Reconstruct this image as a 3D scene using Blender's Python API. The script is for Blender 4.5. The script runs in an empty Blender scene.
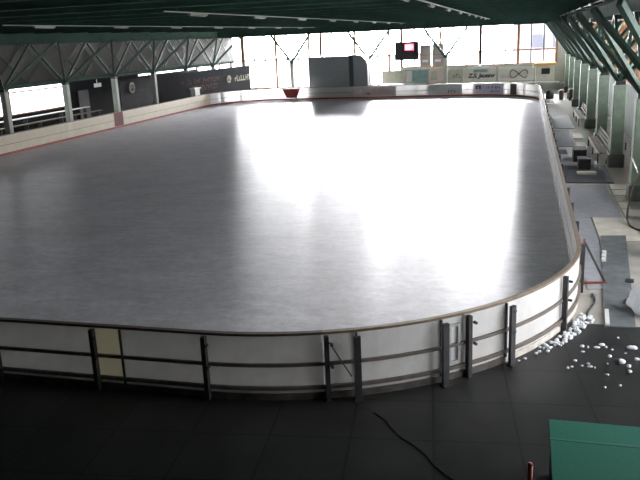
import bpy, bmesh, math, random
from mathutils import Vector, Matrix
random.seed(7)
SC = bpy.context.scene
SKY, GLOW = 8.5, 430.
COL = SC.collection
PI = math.pi

# ------------------------------------------------------------------ materials
def mat(name, col, rough=.6, metal=0., var=.12, scale=6., bump=0., bscale=40., spec=.5, stretch=(1, 1, 1)):
    m = bpy.data.materials.new(name); m.use_nodes = True
    nt = m.node_tree; b = nt.nodes['Principled BSDF']
    b.inputs['Roughness'].default_value = rough
    b.inputs['Metallic'].default_value = metal
    b.inputs['Specular IOR Level'].default_value = spec
    tc = nt.nodes.new('ShaderNodeTexCoord'); mp = nt.nodes.new('ShaderNodeMapping')
    mp.inputs['Scale'].default_value = stretch
    nz = nt.nodes.new('ShaderNodeTexNoise'); nz.inputs['Scale'].default_value = scale; nz.inputs['Detail'].default_value = 5
    nt.links.new(tc.outputs['Object'], mp.inputs[0]); nt.links.new(mp.outputs[0], nz.inputs['Vector'])
    cr = nt.nodes.new('ShaderNodeValToRGB')
    cr.color_ramp.elements[0].position = .3; cr.color_ramp.elements[1].position = .7
    cr.color_ramp.elements[0].color = [max(0, c * (1 - var)) for c in col] + [1]
    cr.color_ramp.elements[1].color = [min(1, c * (1 + var)) for c in col] + [1]
    nt.links.new(nz.outputs['Fac'], cr.inputs[0]); nt.links.new(cr.outputs[0], b.inputs['Base Color'])
    if bump:
        n2 = nt.nodes.new('ShaderNodeTexNoise'); n2.inputs['Scale'].default_value = bscale; n2.inputs['Detail'].default_value = 4
        nt.links.new(mp.outputs[0], n2.inputs['Vector'])
        bp = nt.nodes.new('ShaderNodeBump'); bp.inputs['Strength'].default_value = bump; bp.inputs['Distance'].default_value = .02
        nt.links.new(n2.outputs['Fac'], bp.inputs['Height']); nt.links.new(bp.outputs[0], b.inputs['Normal'])
    return m

def ice_mat():
    m = mat("ice", (.58, .56, .595), rough=.30, var=.10, scale=.6, bump=0, spec=.5)
    nt = m.node_tree; b = nt.nodes['Principled BSDF']; b.inputs['IOR'].default_value = 1.33
    b.inputs['Anisotropic'].default_value = .75
    tg = nt.nodes.new('ShaderNodeTangent'); tg.direction_type = 'UV_MAP'; tg.uv_map = 'along'
    nt.links.new(tg.outputs[0], b.inputs['Tangent'])
    tc = nt.nodes.new('ShaderNodeTexCoord')
    gr = nt.nodes.new('ShaderNodeTexNoise'); gr.inputs['Scale'].default_value = 5; gr.inputs['Detail'].default_value = 6; gr.inputs['Roughness'].default_value = .7
    m0 = nt.nodes.new('ShaderNodeMapping'); m0.inputs['Rotation'].default_value = (0, 0, .5); m0.inputs['Scale'].default_value = (.35, 1.3, 1)
    sc1 = nt.nodes.new('ShaderNodeTexNoise'); sc1.inputs['Scale'].default_value = 1.1; sc1.inputs['Detail'].default_value = 9; sc1.inputs['Roughness'].default_value = .72; sc1.inputs['Distortion'].default_value = 2.2
    nt.links.new(tc.outputs['Object'], m0.inputs[0]); nt.links.new(m0.outputs[0], sc1.inputs['Vector']); nt.links.new(tc.outputs['Object'], gr.inputs['Vector'])
    ad_ = nt.nodes.new('ShaderNodeMath'); ad_.operation = 'MULTIPLY'; nt.links.new(gr.outputs['Fac'], ad_.inputs[0]); nt.links.new(sc1.outputs['Fac'], ad_.inputs[1])
    rp = nt.nodes.new('ShaderNodeMapRange'); rp.inputs['From Min'].default_value = .14; rp.inputs['From Max'].default_value = .36; rp.inputs['To Min'].default_value = .74; rp.inputs['To Max'].default_value = 1.12
    nt.links.new(ad_.outputs[0], rp.inputs['Value'])
    mm = nt.nodes.new('ShaderNodeMix'); mm.data_type = 'RGBA'; mm.blend_type = 'MULTIPLY'; mm.inputs['Factor'].default_value = 1
    nt.links.new(b.inputs['Base Color'].links[0].from_socket, mm.inputs['A']); nt.links.new(rp.outputs[0], mm.inputs['B']); nt.links.new(mm.outputs['Result'], b.inputs['Base Color'])
    rr_ = nt.nodes.new('ShaderNodeMapRange'); rr_.inputs['From Min'].default_value = .14; rr_.inputs['From Max'].default_value = .36; rr_.inputs['To Min'].default_value = .285; rr_.inputs['To Max'].default_value = .325
    nt.links.new(ad_.outputs[0], rr_.inputs['Value']); nt.links.new(rr_.outputs[0], b.inputs['Roughness'])
    # skate scratches: several stretched, bent noises
    mp = nt.nodes.new('ShaderNodeMapping'); mp.inputs['Scale'].default_value = (.55, 2.6, 1); mp.inputs['Rotation'].default_value = (0, 0, .35)
    n1 = nt.nodes.new('ShaderNodeTexNoise'); n1.inputs['Scale'].default_value = 2.2; n1.inputs['Detail'].default_value = 8; n1.inputs['Distortion'].default_value = 1.2
    nt.links.new(tc.outputs['Object'], mp.inputs[0]); nt.links.new(mp.outputs[0], n1.inputs['Vector'])
    bp = nt.nodes.new('ShaderNodeBump'); bp.inputs['Strength'].default_value = .14; bp.inputs['Distance'].default_value = .03
    nt.links.new(n1.outputs['Fac'], bp.inputs['Height']); nt.links.new(bp.outputs[0], b.inputs['Normal'])
    return m

def tile_mat():
    m = mat('wet_rubber', (.021, .021, .022), rough=.5, var=.35, scale=1.2, bump=.15, bscale=25)
    nt = m.node_tree; b = nt.nodes['Principled BSDF']
    tc = nt.nodes.new('ShaderNodeTexCoord'); mp = nt.nodes.new('ShaderNodeMapping'); mp.inputs['Rotation'].default_value = (0, 0, -.12)
    br = nt.nodes.new('ShaderNodeTexBrick'); br.inputs['Scale'].default_value = 1; br.offset = 0
    br.inputs['Brick Width'].default_value = 1.25; br.inputs['Row Height'].default_value = 1.25; br.inputs['Mortar Size'].default_value = .02
    br.inputs['Color1'].default_value = (1, 1, 1, 1); br.inputs['Color2'].default_value = (.8, .8, .8, 1); br.inputs['Mortar'].default_value = (.15, .15, .15, 1)
    nt.links.new(tc.outputs['Object'], mp.inputs[0]); nt.links.new(mp.outputs[0], br.inputs['Vector'])
    mx = nt.nodes.new('ShaderNodeMix'); mx.data_type = 'RGBA'; mx.blend_type = 'MULTIPLY'; mx.inputs['Factor'].default_value = 1
    src = b.inputs['Base Color'].links[0].from_socket
    nt.links.new(src, mx.inputs['A']); nt.links.new(br.outputs['Color'], mx.inputs['B']); nt.links.new(mx.outputs['Result'], b.inputs['Base Color'])
    return m

def glass_mat():
    m = bpy.data.materials.new('window_glass'); m.use_nodes = True
    nt = m.node_tree; nt.nodes.clear()
    o = nt.nodes.new('ShaderNodeOutputMaterial'); t = nt.nodes.new('ShaderNodeBsdfTransparent'); t.inputs[0].default_value = (.93, .95, .95, 1)
    g = nt.nodes.new('ShaderNodeBsdfGlossy'); g.inputs['Roughness'].default_value = .05
    f = nt.nodes.new('ShaderNodeFresnel'); f.inputs[0].default_value = 1.2
    mx = nt.nodes.new('ShaderNodeMixShader')
    nt.links.new(f.outputs[0], mx.inputs[0]); nt.links.new(t.outputs[0], mx.inputs[1]); nt.links.new(g.outputs[0], mx.inputs[2])
    nt.links.new(mx.outputs[0], o.inputs[0])
    return m

def lit_mat(name, col, s):
    m = mat(name, col); b = m.node_tree.nodes['Principled BSDF']
    b.inputs['Emission Color'].default_value = list(col) + [1]; b.inputs['Emission Strength'].default_value = s
    return m

def translucent(m, f):
    nt = m.node_tree; b = nt.nodes['Principled BSDF']; o = [n for n in nt.nodes if n.type == 'OUTPUT_MATERIAL'][0]
    t = nt.nodes.new('ShaderNodeBsdfTranslucent'); x = nt.nodes.new('ShaderNodeMixShader'); x.inputs[0].default_value = f
    nt.links.new(b.inputs['Base Color'].links[0].from_socket, t.inputs[0])
    nt.links.new(b.outputs[0], x.inputs[1]); nt.links.new(t.outputs[0], x.inputs[2]); nt.links.new(x.outputs[0], o.inputs[0])
    return m
M = dict(
    ice=ice_mat(), rubber=tile_mat(), glass=glass_mat(),
    concrete=mat('concrete', (.42, .40, .37), .33, var=.22, scale=1.3, bump=.1),
    pale_slab=mat('pale_concrete', (.58, .55, .48), .7, var=.15, scale=2.5, bump=.1),
    dark_concrete=mat('dark_concrete', (.10, .10, .10), .7, var=.3, scale=.8),
    hdpe=translucent(mat('board_plastic', (.82, .81, .80), .4, var=.05, scale=3), .7),
    hdpe_lit=translucent(mat('board_plastic_light', (.72, .69, .58), .45, var=.04, scale=3), .38),
    hdpe_near=translucent(mat('board_plastic_dimmed', (.78, .77, .75), .45, var=.07, scale=3), .27),  # less translucent copy of the board plastic, dims the near and right boards
    hdpe_cream=mat('board_plastic_cream', (.70, .60, .46), .4, var=.05, scale=3),
    hdpe_yellow=mat('board_plastic_yellowed', (.72, .68, .52), .45, var=.05, scale=3),
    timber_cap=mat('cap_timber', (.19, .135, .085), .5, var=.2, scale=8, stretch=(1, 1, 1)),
    cap_shaded=mat('cap_timber_shaded', (.10, .065, .045), .55, var=.2, scale=8),  # same cap timber, darkened to paint in the shade on the near left
    kick=mat('kick_red', (.33, .07, .045), .5, var=.2),
    kick_pale=mat('kick_pale', (.62, .58, .52), .6, var=.25),
    toe=mat('toe_dark', (.10, .09, .08), .5, var=.5, scale=4),
    steel=mat('painted_steel', (.055, .055, .058), .5, .3, var=.2),
    rail=mat('rail_steel', (.16, .14, .12), .5, .2, var=.2),
    galv=mat('galvanised', (.5, .52, .52), .4, .7, var=.1),
    red=mat('red_panel', (.42, .07, .06), .5, var=.1),
    red_dark=mat('maroon_panel', (.15, .03, .03), .7, var=.1),
    green=mat('green_steel', (.03, .07, .045), .5, .1, var=.15),
    column=mat('column_paint', (.27, .35, .27), .6, var=.18, scale=3),
    column_pale=mat('column_paint_pale', (.44, .47, .41), .6, var=.12, scale=3),
    plinth=mat('column_plinth', (.16, .17, .16), .7, var=.2),
    roof=mat('roof_deck', (.045, .085, .065), .7, var=.3, scale=.7, spec=.15, stretch=(.3, 2, 1)),
    beam=mat('roof_beam', (.036, .075, .056), .8, var=.2, scale=1, spec=.12),
    lamp_body=mat('lamp_body', (.15, .16, .13), .4, var=.05),
    grey_wall=mat('grey_cladding', (.105, .095, .078), .7, var=.15, scale=3, stretch=(1, 4, 1)),
    dark_wall=mat('dark_wall', (.022, .022, .024), .9, spec=.1, var=.2),
    wall=mat('hall_wall', (.36, .37, .32), .7, var=.12),
    green_wall=mat('green_wall', (.13, .19, .14), .65, var=.2, scale=2),
    mullion=mat('mullion_timber', (.30, .13, .05), .5, var=.15),
    alu=mat('mullion_grey', (.30, .31, .34), .4, .2, var=.1),
    container=mat('grey_box', (.25, .27, .285), .55, var=.08, scale=4),
    container_dark=mat('grey_box_trim', (.06, .07, .075), .5, var=.1),
    banner=mat('black_banner', (.010, .010, .014), .7, spec=.2, var=.3, scale=2),
    cream_print=mat('cream_print', (.55, .50, .38), .6, var=.1),
    red_print=mat('red_print', (.11, .025, .02), .6, var=.1),
    dark_print=mat('dark_print', (.06, .05, .07), .6, var=.1),
    blue_print=mat('blue_print', (.12, .16, .42), .6, var=.1),
    lavender=mat('lavender_ad', (.66, .62, .76), .5, var=.05),
    pinkgrey=mat('pink_grey_ad', (.58, .47, .45), .5, var=.12, scale=2),
    shutter_grey=mat('shutter_grey', (.27, .25, .235), .6, var=.1),
    greygreen=mat('grey_green_ad', (.50, .52, .50), .5, var=.12, scale=2),
    darkgrey=mat('dark_grey_ad', (.11, .11, .12), .5, var=.12, scale=2),
    ad_sand=mat('sand_ad', (.42, .41, .33), .6, var=.15, scale=2),
    ad_teal=mat('teal_ad', (.22, .33, .33), .6, var=.2, scale=2),
    ad_pale=mat('pale_ad', (.62, .62, .54), .6, var=.1, scale=2),
    orange=mat('orange_awning', (.75, .38, .08), .6, var=.1),
    white=mat('white_paint', (.8, .8, .78), .5, var=.04),
    bench=mat('bench_timber', (.15, .10, .07), .7, var=.3, scale=5),
    bench_pale=mat('bench_pale', (.50, .45, .36), .55, var=.2, scale=5),
    plank=mat('pale_plank', (.72, .66, .56), .6, var=.15, scale=5, stretch=(1, 8, 1)),
    mat_light=mat('mat_light', (.30, .31, .34), .75, var=.12, scale=4, bump=.1),
    mat_dark=mat('mat_dark', (.06, .065, .075), .75, var=.2, scale=4, bump=.1),
    mat_mid=mat('mat_mid', (.12, .135, .145), .6, var=.3, scale=3, bump=.1),
    black=mat('black_plastic', (.02, .02, .022), .5, var=.2),
    wire=mat('wire_brown', (.10, .085, .06), .5, .3, var=.2),
    brace_red=mat('brace_red', (.22, .05, .035), .5, var=.2),
    post_red=mat('post_red', (.45, .07, .04), .45, var=.1),
    snow=mat('snow', (.85, .88, .93), .7, var=.05, scale=20, bump=.4, bscale=30),
    felt=mat('green_felt', (.03, .215, .15), .8, var=.12, scale=30, bump=.2, bscale=80),
    felt_seam=mat('green_seam', (.07, .26, .19), .8, var=.1, scale=30),
    house=mat('house_render', (.27, .25, .29), .8, var=.1),
    house_glass=mat('house_glass', (.07,.07,.09), .6),
    house_roof=mat('house_roof', (.25, .18, .16), .8, var=.1),
    foliage=mat('foliage', (.08, .11, .06), .8, var=.4, scale=4),
    screen_red=lit_mat('screen_red', (1., .08, .14), 5.),
    screen_white=lit_mat('screen_white', (1., .75, .85), 9.),
)

# ------------------------------------------------------------------ builders
class MB:
    def __init__(s): s.bm = bmesh.new()
    def poly(s, vs, fs):
        v = [s.bm.verts.new(p) for p in vs]
        for f in fs:
            try: s.bm.faces.new([v[i] for i in f])
            except ValueError: pass
        return s
    def box(s, x0, x1, y0, y1, z0, z1):
        vs = [(x, y, z) for z in (z0, z1) for y in (y0, y1) for x in (x0, x1)]
        return s.poly(vs, [(0, 2, 3, 1), (4, 5, 7, 6), (0, 1, 5, 4), (2, 6, 7, 3), (0, 4, 6, 2), (1, 3, 7, 5)])
    def obox(s, c, sx, sy, sz, rz=0., rx=0.):
        mtx = Matrix.Translation(c) @ Matrix.Rotation(rz, 4, 'Z') @ Matrix.Rotation(rx, 4, 'X')
        vs = [mtx @ Vector((x * sx / 2, y * sy / 2, z * sz / 2)) for z in (-1, 1) for y in (-1, 1) for x in (-1, 1)]
        return s.poly(vs, [(0, 2, 3, 1), (4, 5, 7, 6), (0, 1, 5, 4), (2, 6, 7, 3), (0, 4, 6, 2), (1, 3, 7, 5)])
    def bar(s, a, b, w, h):
        a, b = Vector(a), Vector(b); d = (b - a).normalized()
        up = Vector((0, 0, 1)) if abs(d.z) < .99 else Vector((0, 1, 0))
        r = d.cross(up).normalized() * w / 2; u = r.cross(d).normalized() * h / 2
        vs = [q + i * r + j * u for q in (a, b) for i, j in ((-1, -1), (1, -1), (1, 1), (-1, 1))]
        return s.poly(vs, [(0, 1, 2, 3), (7, 6, 5, 4), (0, 4, 5, 1), (1, 5, 6, 2), (2, 6, 7, 3), (3, 7, 4, 0)])
    def tube(s, pts, r, n=8):
        pts = [Vector(p) for p in pts]; rings = []
        for i, p in enumerate(pts):
            d = (pts[min(i + 1, len(pts) - 1)] - pts[max(i - 1, 0)]).normalized()
            up = Vector((0, 0, 1)) if abs(d.z) < .95 else Vector((0, 1, 0))
            a = d.cross(up).normalized(); b = a.cross(d)
            rr = r[i] if isinstance(r, (list, tuple)) else r
            rings.append([s.bm.verts.new(p + (a * math.cos(2 * PI * k / n) + b * math.sin(2 * PI * k / n)) * rr) for k in range(n)])
        for A, B in zip(rings[:-1], rings[1:]):
            for k in range(n): s.bm.faces.new((A[k], A[(k + 1) % n], B[(k + 1) % n], B[k]))
        s.bm.faces.new(rings[0][::-1]); s.bm.faces.new(rings[-1])
        return s
    def prism(s, pts, z0, z1):
        n = len(pts)
        return s.poly([(x, y, z0) for x, y in pts] + [(x, y, z1) for x, y in pts],
                      [tuple(range(n))[::-1], tuple(range(n, 2 * n))] + [(i, (i + 1) % n, n + (i + 1) % n, n + i) for i in range(n)])
    def prism_xz(s, pts, y0, y1):
        n = len(pts)
        return s.poly([(x, y0, z) for x, z in pts] + [(x, y1, z) for x, z in pts],
                      [tuple(range(n)), tuple(range(n, 2 * n))[::-1]] + [(i, n + i, n + (i + 1) % n, (i + 1) % n) for i in range(n)])
    def lump(s, c, r, sq=.6, seed=0, sub=2):
        rng = random.Random(seed)
        g = bmesh.ops.create_icosphere(s.bm, subdivisions=sub, radius=1.)
        ax, ay = rng.uniform(.75, 1.3), rng.uniform(.75, 1.3)
        ph = [rng.uniform(0, 6) for _ in range(4)]
        for v in g['verts']:
            p = v.co
            k = 1 + .16 * math.sin(3 * p.x + ph[0]) + .16 * math.sin(3.5 * p.y + ph[1]) + .1 * math.sin(6 * p.z + ph[2]) + rng.uniform(-.06, .06)
            v.co = Vector((c[0] + p.x * r * ax * k, c[1] + p.y * r * ay * k, max(c[2] - r * sq * .55, c[2] + p.z * r * sq * k)))
        return s
    def build(s, name, m, parent=None, smooth=False, bevel=0.):
        bmesh.ops.recalc_face_normals(s.bm, faces=s.bm.faces)
        off = parent_world(parent) if parent else None
        if off is not None:
            for v in s.bm.verts: v.co -= off
        elif s.bm.verts:
            lo = Vector((min(v.co.x for v in s.bm.verts), min(v.co.y for v in s.bm.verts), min(v.co.z for v in s.bm.verts)))
            hi = Vector((max(v.co.x for v in s.bm.verts), max(v.co.y for v in s.bm.verts), max(v.co.z for v in s.bm.verts)))
            loc = Vector(((lo.x + hi.x) / 2, (lo.y + hi.y) / 2, lo.z))
            for v in s.bm.verts: v.co -= loc
        me = bpy.data.meshes.new(name); s.bm.to_mesh(me); s.bm.free()
        me.materials.append(M[m])
        if smooth:
            for f in me.polygons: f.use_smooth = True
        o = bpy.data.objects.new(name, me); COL.objects.link(o)
        if parent: o.parent = parent
        else: o.location = loc
        if bevel:
            b = o.modifiers.new('bevel', 'BEVEL'); b.width = bevel; b.segments = 2; b.limit_method = 'ANGLE'
        return o

def parent_world(p):
    v = Vector((0, 0, 0))
    while p: v += Vector(p.location); p = p.parent
    return v

def tag(o, label, cat, group=None, kind=None):
    o['label'] = label; o['category'] = cat
    if group: o['group'] = group
    if kind: o['kind'] = kind
    return o

def thing(name, loc, label, cat, group=None):
    o = bpy.data.objects.new(name, None); COL.objects.link(o); o.location = loc; o.empty_display_size = .2
    return tag(o, label, cat, group)

def struct(mb, name, m, label, parent=None):
    o = mb.build(name, m, parent); o['kind'] = 'structure'
    if label and not parent: o['label'] = label; o['category'] = name.split('.')[0].split('_')[0]
    return o

def copy_tree(o, parent=None):
    c = o.copy(); COL.objects.link(c); c.parent = parent
    for ch in [x for x in bpy.data.objects if x.parent == o]: copy_tree(ch, c)
    return c

ORD = ['first', 'second', 'third', 'fourth', 'fifth', 'sixth', 'seventh', 'eighth', 'ninth', 'tenth', 'eleventh', 'twelfth',
       'thirteenth', 'fourteenth', 'fifteenth', 'sixteenth', 'seventeenth', 'eighteenth', 'nineteenth', 'twentieth',
       'twenty-first', 'twenty-second', 'twenty-third', 'twenty-fourth', 'twenty-fifth', 'twenty-sixth', 'twenty-seventh', 'twenty-eighth']

# ------------------------------------------------------------------ camera
CP = (740.84, .2657, -.2731, -.0446, 5.8604)
f_, pit, yaw, rol, CH = CP
cp, sp, cy, sy = math.cos(pit), math.sin(pit), math.cos(yaw), math.sin(yaw)
FW = Vector((sy * cp, cy * cp, -sp)); R0 = Vector((cy, -sy, 0)); U0 = R0.cross(FW)
RR = R0 * math.cos(rol) + U0 * math.sin(rol); UU = -R0 * math.sin(rol) + U0 * math.cos(rol)
cd = bpy.data.cameras.new('camera'); co = bpy.data.objects.new('camera', cd); COL.objects.link(co)
cd.sensor_width = 36; cd.lens = f_ / 640 * 36; cd.clip_end = 600; cd.clip_start = .05
mw = Matrix((RR, UU, -FW)).transposed().to_4x4(); mw.translation = (0, 0, CH); co.matrix_world = mw
SC.camera = co

# ------------------------------------------------------------------ rink outline
XR, Y0, W, L, RC = 1.28, 10.65, 30.58, 61.46, 6.39
A1 = RC * PI / 2
def path(s):
    """point on the rink outline, outward normal; s = 0 at the start of the near right corner"""
    n1 = L - 2 * RC; n2 = W - 2 * RC
    if s < 0: return Vector((XR - RC + s, Y0, 0)), Vector((0, -1, 0))
    segs = [('c', XR - RC, Y0 + RC, -90), ('l', n1, (XR, Y0 + RC), (0, 1), (1, 0)), ('c', XR - RC, Y0 + L - RC, 0),
            ('l', n2, (XR - RC, Y0 + L), (-1, 0), (0, 1)), ('c', XR - W + RC, Y0 + L - RC, 90),
            ('l', n1, (XR - W, Y0 + L - RC), (0, -1), (-1, 0)), ('c', XR - W + RC, Y0 + RC, 180), ('l', n2, (XR - W + RC, Y0), (1, 0), (0, -1))]
    for g in segs:
        ln = A1 if g[0] == 'c' else g[1]
        if s <= ln + 1e-9:
            if g[0] == 'c':
                a = math.radians(g[3]) + s / RC
                n = Vector((math.cos(a), math.sin(a), 0)); return Vector((g[1], g[2], 0)) + n * RC, n
            return Vector((g[2][0] + g[3][0] * s, g[2][1] + g[3][1] * s, 0)), Vector((g[4][0], g[4][1], 0))
        s -= ln
    return path(0)
def strip(mb, s0, s1, o0, o1, z0, z1):
    n = max(1, int(abs(s1 - s0) / .35)); ring = []
    for i in range(n + 1):
        p, nn = path(s0 + (s1 - s0) * i / n)
        ring.append([mb.bm.verts.new(p + nn * o + Vector((0, 0, z))) for o, z in ((o0, z0), (o1, z0), (o1, z1), (o0, z1))])
    for A, B in zip(ring[:-1], ring[1:]):
        for k in range(4): mb.bm.faces.new((A[k], A[(k + 1) % 4], B[(k + 1) % 4], B[k]))
    mb.bm.faces.new(ring[0]); mb.bm.faces.new(ring[-1][::-1])
    return mb
def at(s, o, z):
    p, n = path(s); return p + n * o + Vector((0, 0, z))

PERIM = 2 * PI * RC + 2 * (W - 2 * RC) + 2 * (L - 2 * RC)
outline = [path(i * PERIM / 220)[0] for i in range(220)]
o = MB().prism([(p.x, p.y) for p in outline], -.06, .02).build('ice_sheet', 'ice')
uv = o.data.uv_layers.new(name='along')           # u runs along the rink, the way the machine drives
for lp in o.data.loops:
    v = o.data.vertices[lp.vertex_index].co; uv.data[lp.index].uv = (v.y * .01, -v.x * .01)
tag(o, 'pale scratched ice surface filling the rink inside the boards', 'ice', kind='structure')

# ------------------------------------------------------------------ setting
struct(MB().box(-37.6, 6.2, -4, 84, -.3, -.06), 'floor', 'concrete', 'worn pale concrete floor around the rink')
struct(MB().prism([(-37, -3.8), (5.5, -3.8), (5.5, 14.85)] + [tuple((path(8.05 - .35 * i)[0] + path(8.05 - .35 * i)[1] * .03).xy) for i in range(24)] + [(-37, Y0 - .03)], -.06, -.005),
       'floor', 'rubber', 'dark wet rubber floor in front of the near boards')
struct(MB().box(-37, -29.5, 14, 82, -.06, -.005), 'floor', 'dark_concrete', 'dark concrete walkway behind the left boards')
struct(MB().box(1.1, 5.5, 14.85, 82, -.06, -.02), 'floor', 'concrete', 'pale concrete walkway along the right boards')
struct(MB().box(-29.5, 1.1, 72.2, 82, -.06, -.02), 'floor', 'concrete', 'pale concrete walkway behind the far boards')
struct(MB().box(-38, 7, -4.4, 84, 7.3, 7.6), 'ceiling', 'roof', 'dark green roof deck')
struct(MB().box(-38, 7, -4.4, -4, -.3, 7.3), 'wall_back', 'dark_wall', 'dark wall behind the camera')
# far wall
struct(MB().box(-12.9, 6, 82, 82.3, -.3, 2.35).box(-37.6, -12.9, 82, 82.3, -.3, .55).box(-37.6, 6, 82, 82.3, 6.45, 7.3).box(3.2, 6, 82, 82.3, 2.35, 6.45),
       'wall_far', 'wall', 'low grey end wall below the far glazing')
# left wall : upper cladding, lower wall, opening between y 42 and 56
struct(MB().box(-32.5, -32.3, -4, 82, 3.65, 7.3), 'wall_left', 'grey_wall', 'grey brown upper cladding along the left side')
struct(MB().box(-37.3, -37, -4, 82, -.3, 1.2).box(-37.3, -37, -4, 41, 1.2, 3.3).box(-37.3, -37, 55.6, 68, 1.2, 3.5).box(-37.3, -37, 68, 82, 1.2, 3.0).box(-37.3, -37, -4, 55.6, 3.25, 3.5), 'wall_left', 'dark_wall', 'dark lower wall along the left side')
struct(MB().box(-37.6, -32.3, -4, 82, 3.5, 3.65), 'ceiling', 'dark_wall', 'low dark roof over the left walkway')
# right wall
struct(MB().box(5.6, 5.9, -4, 9, -.3, 2.6).box(5.6, 5.9, 9, 22, -.3, .25).box(5.6, 5.9, 22, 82, -.3, 2.6).box(5.6, 5.9, -4, 9, 2.6, 6.2), 'wall_right', 'green_wall', 'green lower wall behind the right columns')
struct(MB().box(5.6, 5.9, -4, 82, 6.2, 7.3), 'wall_right', 'dark_wall', 'dark strip of wall above the right glazing')

def glazing_y(n, x0, x1, y, z0, z1, ztr, step, label):
    fr = MB()
    for z in (z0, ztr, z1): fr.box(x0, x1, y + .05, y + .17, z - .08, z + .08)
    win = fr.build('window_%d' % n, 'mullion'); win['kind'] = 'structure'; win['label'] = label; win['category'] = 'window'
    k = int(round((x1 - x0) / step)); tim = MB(); al = MB()
    for i in range(k + 1):
        x = x0 + (x1 - x0) * i / k
        w_ = .13 if i % 3 == 0 else .08
        (tim if i % 3 == 0 else al).box(x - w_, x + w_, y + .04, y + .18, z0, z1)
    tim.build('mullion', 'mullion', win); al.build('glazing_bar', 'alu', win)
    MB().box(x0, x1, y + .10, y + .11, z0, z1).build('pane', 'glass', win)
    return win
def glazing_x(n, y0, y1, x, z0, z1, ztr, step, label):
    fr = MB()
    for z in (z0, ztr, z1): fr.box(x + .05, x + .17, y0, y1, z - .06, z + .06)
    win = fr.build('window_%d' % n, 'mullion'); win['kind'] = 'structure'; win['label'] = label; win['category'] = 'window'
    k = int(round((y1 - y0) / step)); tim = MB()
    for i in range(k + 1):
        y = y0 + (y1 - y0) * i / k
        tim.box(x + .04, x + .18, y - .06, y + .06, z0, z1)
    tim.build('mullion', 'mullion', win)
    MB().box(x + .10, x + .11, y0, y1, z0, z1).build('pane', 'glass', win)
    return win
glazing_y(1, -37, -31.3, 82, .6, 6.4, 3.7, 1.4, 'tall glazing at the far left corner')
glazing_y(2, -31.1, -22, 82, .6, 6.4, 3.7, 1.3, 'tall bright glazing left of the grey box at the far end')
glazing_y(3, -21.9, -13, 82, .6, 6.4, 3.7, 1.28, 'bright far glazing behind the grey box')
glazing_y(4, -12.9, -4.6, 82, 2.4, 6.4, 3.8, 1.38, 'bright far glazing behind the right hand end column')
glazing_y(5, -4.5, 3.1, 82, 2.4, 6.4, 3.8, 1.27, 'bright glazing at the far right')
glazing_x(6, 9.1, 29, 5.6, 2.66, 6.15, 4.6, 1.0, 'right side glazing nearest the camera')
glazing_x(7, 29.1, 55, 5.6, 2.66, 6.15, 4.6, 1.0, 'right side glazing along the middle of the rink')
glazing_x(8, 55.1, 81.9, 5.6, 2.66, 6.15, 4.6, 1.0, 'right side glazing by the far end')
glazing_x(10, 9.1, 21.9, 5.6, .3, 2.6, 1.4, 2.1, 'low glazing added in the near right wall to light the near boards')  # no known window here; added to bring daylight onto the near right boards
glazing_x(9, 41.05, 55.55, -37.3, 1.25, 3.25, 2.9, 7.25, 'low bright opening in the left wall')

# outside
tag(MB().box(-160, 120, -80, 260, -.7, -.35).build('snow_field', 'snow'), 'snow covered ground outside the windows', 'ground', kind='structure')
h = thing('house', (12, 113, -.35), 'pale grey building outside the far right glazing, enlarged to block the sky glow', 'building')
MB().box(-1.7, 26, 110, 118, -.35, 15).build('wall', 'house', h)  # made taller and wider to keep the sky glow off the right ice
MB().box(-2.0, 26.4, 109.7, 118.3, 15, 15.4).build('roof', 'house_roof', h)
for zz in (3.3, 7.4, 11.):
    for i in range(9): MB().box(.9 + i * 2.7, 2.6 + i * 2.7, 109.93, 110.02, zz, zz + 1.8).build('window', 'house_glass', h)

# ------------------------------------------------------------------ roof structure
yy = 2.0; k = 0
while yy < 81:
    bm_ = MB().box(-36.9, 5.5, yy - .07, yy + .07, 6.98, 7.02).box(-36.9, 5.5, yy - .02, yy + .02, 7.02, 7.26).box(-36.9, 5.5, yy - .07, yy + .07, 7.26, 7.298)
    tag(bm_.build('roof_purlin', 'beam'), 'green steel roof purlin running across the hall under the deck', 'purlin', 'green roof purlins under the deck')
    yy += 3.35; k += 1
def ring_beam(x0, x1, y0, y1, label):
    b = thing('ring_beam', ((x0 + x1) / 2, (y0 + y1) / 2, 6.3), label, 'beam')
    if x1 - x0 > y1 - y0:
        c = (y0 + y1) / 2
        MB().box(x0, x1, y0, y1, 6.3, 6.36).build('lower_flange', 'beam', b)
        MB().box(x0, x1, c - .03, c + .03, 6.36, 6.9).build('web', 'beam', b)
        MB().box(x0, x1, y0, y1, 6.9, 6.96).build('upper_flange', 'beam', b)
    else:
        c = (x0 + x1) / 2
        MB().box(x0, x1, y0, y1, 6.3, 6.36).build('lower_flange', 'beam', b)
        MB().box(c - .03, c + .03, y0, y1, 6.36, 6.9).build('web', 'beam', b)
        MB().box(x0, x1, y0, y1, 6.9, 6.96).build('upper_flange', 'beam', b)
ring_beam(-31.7, -31.3, 0, 75.7, 'long green roof beam above the left row of columns')
ring_beam(3.65, 4.05, 0, 75.7, 'long green roof beam above the right row of columns')
ring_beam(-31.7, 5.4, 75.8, 76.2, 'green roof beam crossing above the far row of columns')

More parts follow.
